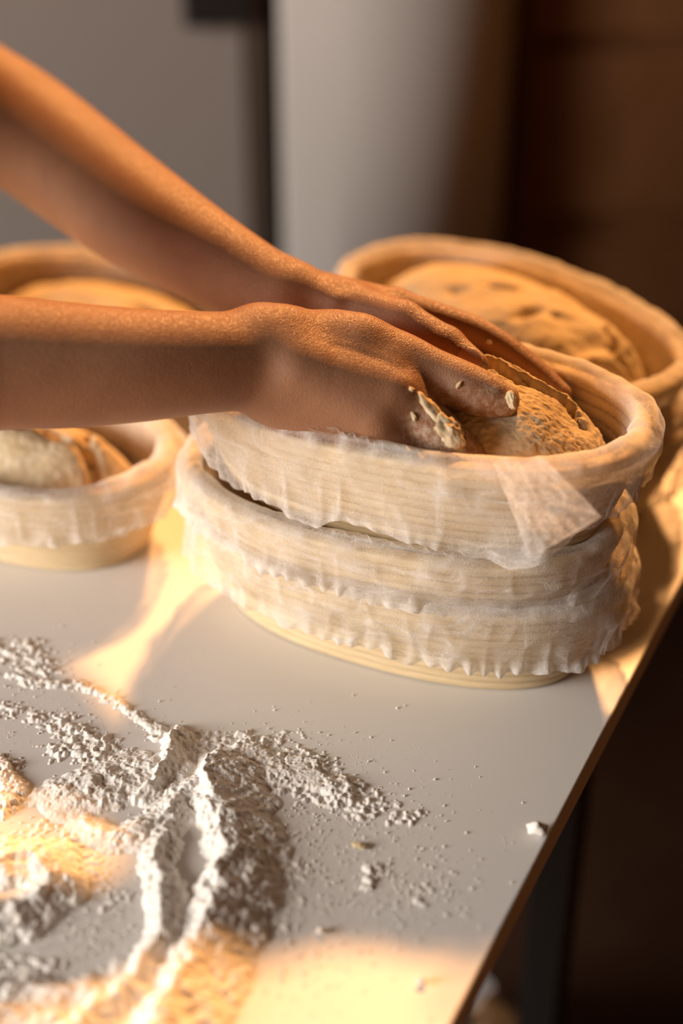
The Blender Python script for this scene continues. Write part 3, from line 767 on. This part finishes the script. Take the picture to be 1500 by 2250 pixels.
# ---------------------------------------------------------------- flour on the table
def seg_dist(X, Y, pts):
    D = np.full(X.shape, 9.0); S = np.zeros(X.shape); Tt = np.zeros(X.shape); n = len(pts) - 1
    for i, ((x0, y0), (x1, y1)) in enumerate(zip(pts[:-1], pts[1:])):
        bx, by = x1 - x0, y1 - y0; t = np.clip(((X - x0) * bx + (Y - y0) * by) / (bx * bx + by * by), 0, 1)
        ddx, ddy = X - x0 - t * bx, Y - y0 - t * by; d = np.hypot(ddx, ddy); m = d < D
        D = np.where(m, d, D); S = np.where(m, np.sign(bx * ddy - by * ddx), S); Tt = np.where(m, (i + t) / n, Tt)
    return D, S, Tt
def tpx(l): return [tuple(at(x, y)[:2]) for x, y in l]
def flour_field():
    h = .00050
    xs = np.arange(-.215, .045, h); ys = np.arange(.385, .690, h)
    X, Y = np.meshgrid(xs, ys)
    X0, Y0 = X, Y
    wx = X + .0030 * noise(X * 90, Y * 90, 0, 1) + .0016 * noise(X * 260, Y * 260, 0, 2) + .0010 * noise(X * 600, Y * 600, 0, 3)
    wy = Y + .0030 * noise(X * 90, Y * 90, 5, 1) + .0016 * noise(X * 260, Y * 260, 5, 2) + .0010 * noise(X * 600, Y * 600, 5, 3)
    H = np.zeros_like(X)
    def ridge(pts, hgt, wl, wr, pw=1.0, taper=(.0, .0), clump=.25, sd=0):
        nonlocal H
        D, S, t = seg_dist(wx, wy, tpx(pts))
        w = np.where(S > 0, wl, wr)
        e = np.ones_like(t)
        if taper[0]: e = e * np.clip(t / taper[0], 0, 1) ** .7
        if taper[1]: e = e * np.clip((1 - t) / taper[1], 0, 1) ** .7
        p = np.clip(1 - D / w, 0, 1) ** pw * hgt * e
        p = p * (1 + clump * fbm(X * 140, Y * 140, 3.0, sd, 3))
        H = np.maximum(H, p)
    # outer ridge of the crescent, steep towards the right; inner ridge round the swept circle
    ridge([(490, 1655), (455, 1720), (478, 1800), (500, 1890), (478, 1980), (430, 2080), (375, 2190), (330, 2290)], .0115, .030, .0115, .9, (.1, .0), .12, 3)
    ridge([(430, 1760), (350, 1840), (345, 1900), (365, 1980), (362, 2060), (300, 2150), (215, 2220), (130, 2290)], .0080, .0115, .0100, .9, (.25, .0), .2, 4)
    ridge([(445, 1700), (400, 1770), (330, 1830), (240, 1840), (150, 1800)], .0060, .011, .012, .8, (.1, .3), .3, 6)
    ridge([(385, 1625), (375, 1680), (330, 1740), (300, 1770)], .0085, .012, .008, .9, (.0, .3), .2, 7)
    ridge([(360, 1690), (240, 1720), (150, 1740), (90, 1790)], .0050, .020, .016, .6, (.0, .3), .5, 8)
    ridge([(-60, 1930), (30, 1900), (95, 1900), (105, 1960), (40, 2010), (-60, 2030)], .0075, .018, .013, .8, (.0, .0), .25, 9)
    ridge([(-60, 2010), (-10, 2040), (20, 2080)], .004, .012, .012, .8, (0, .3), .4, 10)
    ridge([(-60, 2190), (40, 2180), (130, 2200), (230, 2180), (290, 2110)], .0050, .012, .012, .7, (.0, .3), .45, 11)
    ridge([(-60, 2260), (60, 2240), (150, 2260)], .006, .016, .02, .9, (0, .2), .3, 12)
    # thin drifts and sprinkles: patchy
    def drift(pts, hgt, w, dens, sd, taper=(.1, .3)):
        nonlocal H
        D, S, t = seg_dist(wx, wy, tpx(pts))
        e = np.clip(t / max(taper[0], 1e-3), 0, 1) * np.clip((1 - t) / max(taper[1], 1e-3), 0, 1)
        c = np.clip(1 - D / w, 0, 1) * (.25 + .75 * e)
        q = fbm(X * 430, Y * 430, 1.0, sd, 3) * 1.0 + fbm(X * 60, Y * 60, 9.0, sd + 5, 2) * .6
        v = q * .8 - (.95 - dens * 1.75 * c)
        H = np.maximum(H, np.clip(v + .42, 0, .8) ** 1.25 * hgt * .85 * np.clip(c * 3, 0, 1))
    drift([(500, 1650), (600, 1680), (690, 1720), (790, 1760), (920, 1790)], .0042, .026, .85, 21, (.02, .35))
    drift([(400, 1650), (480, 1625), (560, 1640), (640, 1620), (720, 1590)], .0026, .012, .62, 22, (.02, .3))
    drift([(-60, 1480), (20, 1490), (130, 1500), (230, 1530), (300, 1575), (370, 1625)], .0028, .0080, .85, 23, (.0, .05))
    drift([(-40, 1420), (60, 1440), (130, 1490)], .0036, .022, .62, 24, (0, .2))
    drift([(30, 1570), (140, 1590), (230, 1640), (330, 1680)], .0034, .016, .60, 25, (.1, .1))
    drift([(-60, 1540), (60, 1560)], .003, .016, .45, 26, (0, .2))
    drift([(100, 1630), (200, 1660), (300, 1680)], .0034, .018, .7, 27, (.1, .0))
    drift([(-60, 1680), (20, 1690), (20, 1760), (-30, 1800)], .0045, .012, .9, 28, (0, .1))
    drift([(20, 1860), (120, 1830), (200, 1900), (240, 1980), (180, 2040)], .0022, .018, .50, 29, (.1, .3))
    drift([(220, 1900), (260, 1990), (200, 2080)], .0016, .014, .34, 30, (.1, .3))
    drift([(600, 1830), (640, 1900), (650, 2000), (620, 2080)], .0016, .014, .42, 31, (.2, .2))
    drift([(800, 1900), (830, 1940), (810, 1960)], .0026, .008, .62, 32, (.1, .1))
    drift([(640, 1880), (700, 1950), (720, 2040)], .0014, .022, .36, 33, (.1, .3))
    drift([(900, 1930), (940, 1960), (910, 2000)], .0018, .014, .42, 34, (.1, .1))
    drift([(-60, 2120), (60, 2140), (150, 2110)], .0022, .012, .5, 35, (0, .3))
    # clods and grain on whatever lies there
    rough = .00095 * fbm(X * 380, Y * 380, 2.0, 50, 3) + .0005 * np.abs(noise(X * 620, Y * 620, 0, 51)) + .0004 * noise(X * 1000, Y * 1000, 0, 52) + .0024 * np.clip(fbm(X * 170, Y * 170, 6.0, 53, 3) - .22, 0, 1)
    for _ in range(2):
        H = .5 * H + .125 * (np.roll(H, 1, 0) + np.roll(H, -1, 0) + np.roll(H, 1, 1) + np.roll(H, -1, 1))
    H[:2] = 0; H[-2:] = 0; H[:, :2] = 0; H[:, -2:] = 0
    cl = np.clip(H / .003, 0, 1) * (.45 + .55 * np.clip(fbm(X * 50, Y * 50, 1.5, 71, 2) + .6, 0, 1))
    H = H + rough * cl
    return X0, Y0, H
def flour():
    X, Y, H = flour_field()
    n, m = H.shape
    keep = H > .00035
    fc = keep[:-1, :-1] | keep[1:, :-1] | keep[:-1, 1:] | keep[1:, 1:]
    Z = np.where(keep, H, .00002)
    idx = np.arange(n * m).reshape(n, m)
    Q = np.stack([idx[:-1, :-1], idx[:-1, 1:], idx[1:, 1:], idx[1:, :-1]], -1)[fc]
    used = np.unique(Q); mp = np.full(n * m, -1); mp[used] = np.arange(len(used))
    V = np.stack([X, Y, Z], -1).reshape(-1, 3)[used]
    o = mk('spilled_flour', V, mp[Q], M['flour'])
    tag(o, 'heaped and swept flour left on the white table top', 'flour', kind='stuff')
    # loose grains round the heaps
    rng = np.random.default_rng(5)
    base = np.array([(1, 0, 0), (-1, 0, 0), (0, 1, 0), (0, -1, 0), (0, 0, 1), (0, 0, -.6)], float)
    tri = np.array([(0, 2, 4), (2, 1, 4), (1, 3, 4), (3, 0, 4), (2, 0, 5), (1, 2, 5), (3, 1, 5), (0, 3, 5)])
    VV = []; TT = []; off = 0
    zones = [((700, 1930), (120, 120), 900), ((830, 1930), (50, 40), 220), ((920, 1965), (60, 45), 260), ((640, 1990), (60, 110), 500), ((760, 1800), (150, 60), 500),
             ((200, 1960), (110, 90), 900), ((620, 1660), (110, 45), 420), ((120, 1580), (160, 70), 420), ((1000, 1950), (90, 70), 60), ((200, 2090), (100, 50), 350), ((950, 2100), (120, 80), 25), ((60, 1450), (90, 60), 260)]
    for (cx, cy), (sx, sy), k in zones:
        for _ in range(k):
            px, py = rng.normal(cx, sx), rng.normal(cy, sy)
            P = at(px, py)
            if (P - T_EDGE) @ N_DIR < .004: continue
            r = .00022 + .0006 * rng.random() ** 4
            a = rng.random() * 6.28; c, s_ = math.cos(a), math.sin(a)
            b = base * rng.uniform(.7, 1.3, (6, 1)) * r
            VV.append(np.c_[b[:, 0] * c - b[:, 1] * s_ + P[0], b[:, 0] * s_ + b[:, 1] * c + P[1], b[:, 2] + r * .45]); TT.append(tri + off); off += 6
    g = mk('loose_flour_grains', np.concatenate(VV), None, M['flour'], tris=np.concatenate(TT), flat=True)
    tag(g, 'fine loose flour grains sprinkled around the swept heaps', 'flour', kind='stuff')
flour()

# ---------------------------------------------------------------- crumbs and scraps
def blob(name, label, P, size, mat, cat, seed, group=None, rz=0.0, amp=.35, lift=True, parent=None, n=(14, 22)):
    nt_, na = n
    th = np.linspace(0, math.pi, nt_)[:, None]; ph = np.linspace(0, 2 * np.pi, na, endpoint=False)[None]
    X = np.sin(th) * np.cos(ph); Y = np.sin(th) * np.sin(ph); Z = np.cos(th) + 0 * ph
    r = 1 + amp * fbm(X * 1.6 + seed, Y * 1.6, Z * 1.6, seed, 3) * 1.6
    V = np.stack([X * r * size[0], Y * r * size[1], Z * r * size[2]], -1).reshape(-1, 3)
    if lift: V[:, 2] -= V[:, 2].min()
    o = mk(name, V, grid_faces(nt_, na, True)[:, ::-1], mat, parent, P, rz)
    if label: tag(o, label, cat, group)
    return o
blob('dough_crumb', 'pale dough crumb lying right at the table edge', at(1178, 1832), (.0052, .0036, .0030), M['flour'], 'crumb', 3, rz=-.3)
blob('dough_crumb', 'flat oval dough flake alone on the table beside the flour', at(790, 1862), (.0040, .0019, .0011), M['dough_smooth'], 'crumb', 5, rz=-.45)
blob('dough_crumb', 'small round dough crumb on the bare front of the table', at(925, 2162), (.0020, .0018, .0016), M['flour'], 'crumb', 9)
blob('dough_crumb', 'tiny pale crumb between the flour and the round crumb', at(704, 2050), (.0018, .0016, .0014), M['flour'], 'crumb', 12)

# scraps of dough stuck to the skin: found by casting onto the skin, then standing on it
from mathutils.bvhtree import BVHTree
BV = BVHTree.FromPolygons(np.concatenate([V1, V2]).tolist(), np.concatenate([Q1, Q2 + len(V1)]).tolist())
def skin_hit(px, py):
    d = Vector(ray(px, py)).normalized(); h = BV.ray_cast(Vector(CO), d)
    return (np.array(h[0]), np.array(h[1])) if h[0] is not None else None
def stick(name, label, px, py, size, mat, cat, seed, ang=0.0, group=None, parent=None, sink=.3, amp=.45, n=(14, 22)):
    h = skin_hit(px, py)
    if h is None: print('no skin at', px, py); return
    P, nn = h
    if nn @ (CO - P) < 0: nn = -nn
    t = ray(px + 40 * math.cos(ang), py + 40 * math.sin(ang)) - ray(px, py); t = t - nn * (t @ nn); t /= np.linalg.norm(t)
    b = np.cross(nn, t)
    nt_, na = n
    th = np.linspace(0, math.pi, nt_)[:, None]; ph = np.linspace(0, 2 * np.pi, na, endpoint=False)[None]
    X = np.sin(th) * np.cos(ph); Y = np.sin(th) * np.sin(ph); Z = np.cos(th) + 0 * ph
    r = 1 + amp * 1.6 * fbm(X * 1.7 + seed, Y * 1.7, Z * 1.7, seed, 3)
    L_ = np.stack([X * r * size[0], Y * r * size[1], Z * r * size[2]], -1).reshape(-1, 3)
    V = L_[:, :1] * t + L_[:, 1:2] * b + L_[:, 2:] * nn + nn * size[2] * (1 - sink)
    o = mk(name, V if parent is not None else V, grid_faces(nt_, na, True)[:, ::-1], mat, parent, P)
    if label: tag(o, label, cat, group)
    return o
sc = 'dough scraps stuck to the hands'
stick('dough_scrap', 'thick wet lump of dough stuck on the near index finger', 985, 948, (.0095, .0062, .0038), M['dough'], 'dough scrap', 4, .75, sc, n=(26, 40))
stick('dough_scrap', 'thin smear of dough along the near index finger above the lump', 945, 900, (.0095, .0034, .0018), M['dough'], 'dough scrap', 6, .95, sc)
stick('dough_scrap', 'pale dough nub on the tip of the near thumb', 1120, 880, (.0050, .0021, .0018), M['dough_smooth'], 'dough scrap', 8, 1.25, sc)
stick('dough_scrap', 'curled white flake on the back of the near hand', 909, 915, (.0026, .0012, .0008), M['dough_smooth'], 'dough scrap', 10, 1.3, sc)
stick('dough_scrap', 'round crumb beside the smear on the near hand', 902, 856, (.0016, .0012, .0010), M['dough_smooth'], 'dough scrap', 12, .4, sc)
stick('dough_scrap', 'thin shred of dough near the crook of the near thumb', 926, 880, (.0034, .0008, .0008), M['dough_smooth'], 'dough scrap', 14, 1.1, sc)
stick('dough_scrap', 'short white flake on the joint of the near thumb', 1007, 846, (.0018, .0012, .0009), M['dough_smooth'], 'dough scrap', 16, -.9, sc)
stick('dough_scrap', 'rough crumb on the far thumb behind its nail', 1020, 764, (.0028, .0014, .0012), M['dough_smooth'], 'dough scrap', 18, .7, sc)
stick('dough_scrap', 'crumb in the middle of the far index finger', 1075, 752, (.0018, .0010, .0009), M['dough_smooth'], 'dough scrap', 20, .3, sc)
stick('dough_scrap', 'ragged shred hanging from the tip of the far index finger', 1240, 872, (.0036, .0010, .0010), M['dough_smooth'], 'dough scrap', 22, .2, sc)
stick('thumbnail', None, 1032, 787, (.0070, .0056, .0012), M['nail'], None, 1, .62, None, person, .55, 0.0)

# pale sack on the floor under the table
def sack():
    P = at(950, 2400, FLOOR_Z)
    nz, na = 40, 64
    z = np.linspace(0, 1, nz)[:, None]; a = np.linspace(0, 2 * np.pi, na, endpoint=False)[None]
    prof = np.interp(z, [0, .04, .2, .55, .74, .80, .86, 1.0], [.0, .075, .090, .082, .050, .026, .030, .045])
    r = prof * (1 + .10 * noise(np.cos(a) * 1.6 + 3, np.sin(a) * 1.6, z * 4, 5) + .05 * np.sin(a * 9 + 3 * z) * np.clip((z - .5) * 3, 0, 1))
    V = np.stack([r * np.cos(a), r * np.sin(a) * .8, .15 * z + 0 * a], -1).reshape(-1, 3)
    root = empty('sack', P); tag(root, 'pale tied sack standing on the dark floor under the table', 'sack')
    mk('bag', V, grid_faces(nz, na, True), M['sack'], root)
    V, Q = [], []
    t = np.linspace(0, 2 * np.pi, 40, endpoint=False)
    ring = np.stack([(.030 + .003 * np.cos(b)) * np.stack([np.cos(t), np.sin(t) * .8], 1)[:, k] if k < 2 else .15 * .80 + .003 * np.sin(b) + 0 * t for b in np.linspace(0, 2 * np.pi, 8, endpoint=False) for k in range(3)]).reshape(8, 3, 40).transpose(0, 2, 1)
    F = grid_faces(8, 40, True); last = np.stack([7 * 40 + np.arange(40), 7 * 40 + (np.arange(40) + 1) % 40, (np.arange(40) + 1) % 40, np.arange(40)], 1)
    mk('tie', ring.reshape(-1, 3), np.concatenate([F, last]), M['brown_wood'], root)
M['sack'] = mat_plain('pale_sack', (.26, .255, .265), .8, 60, .08, .2, .3)
sack()
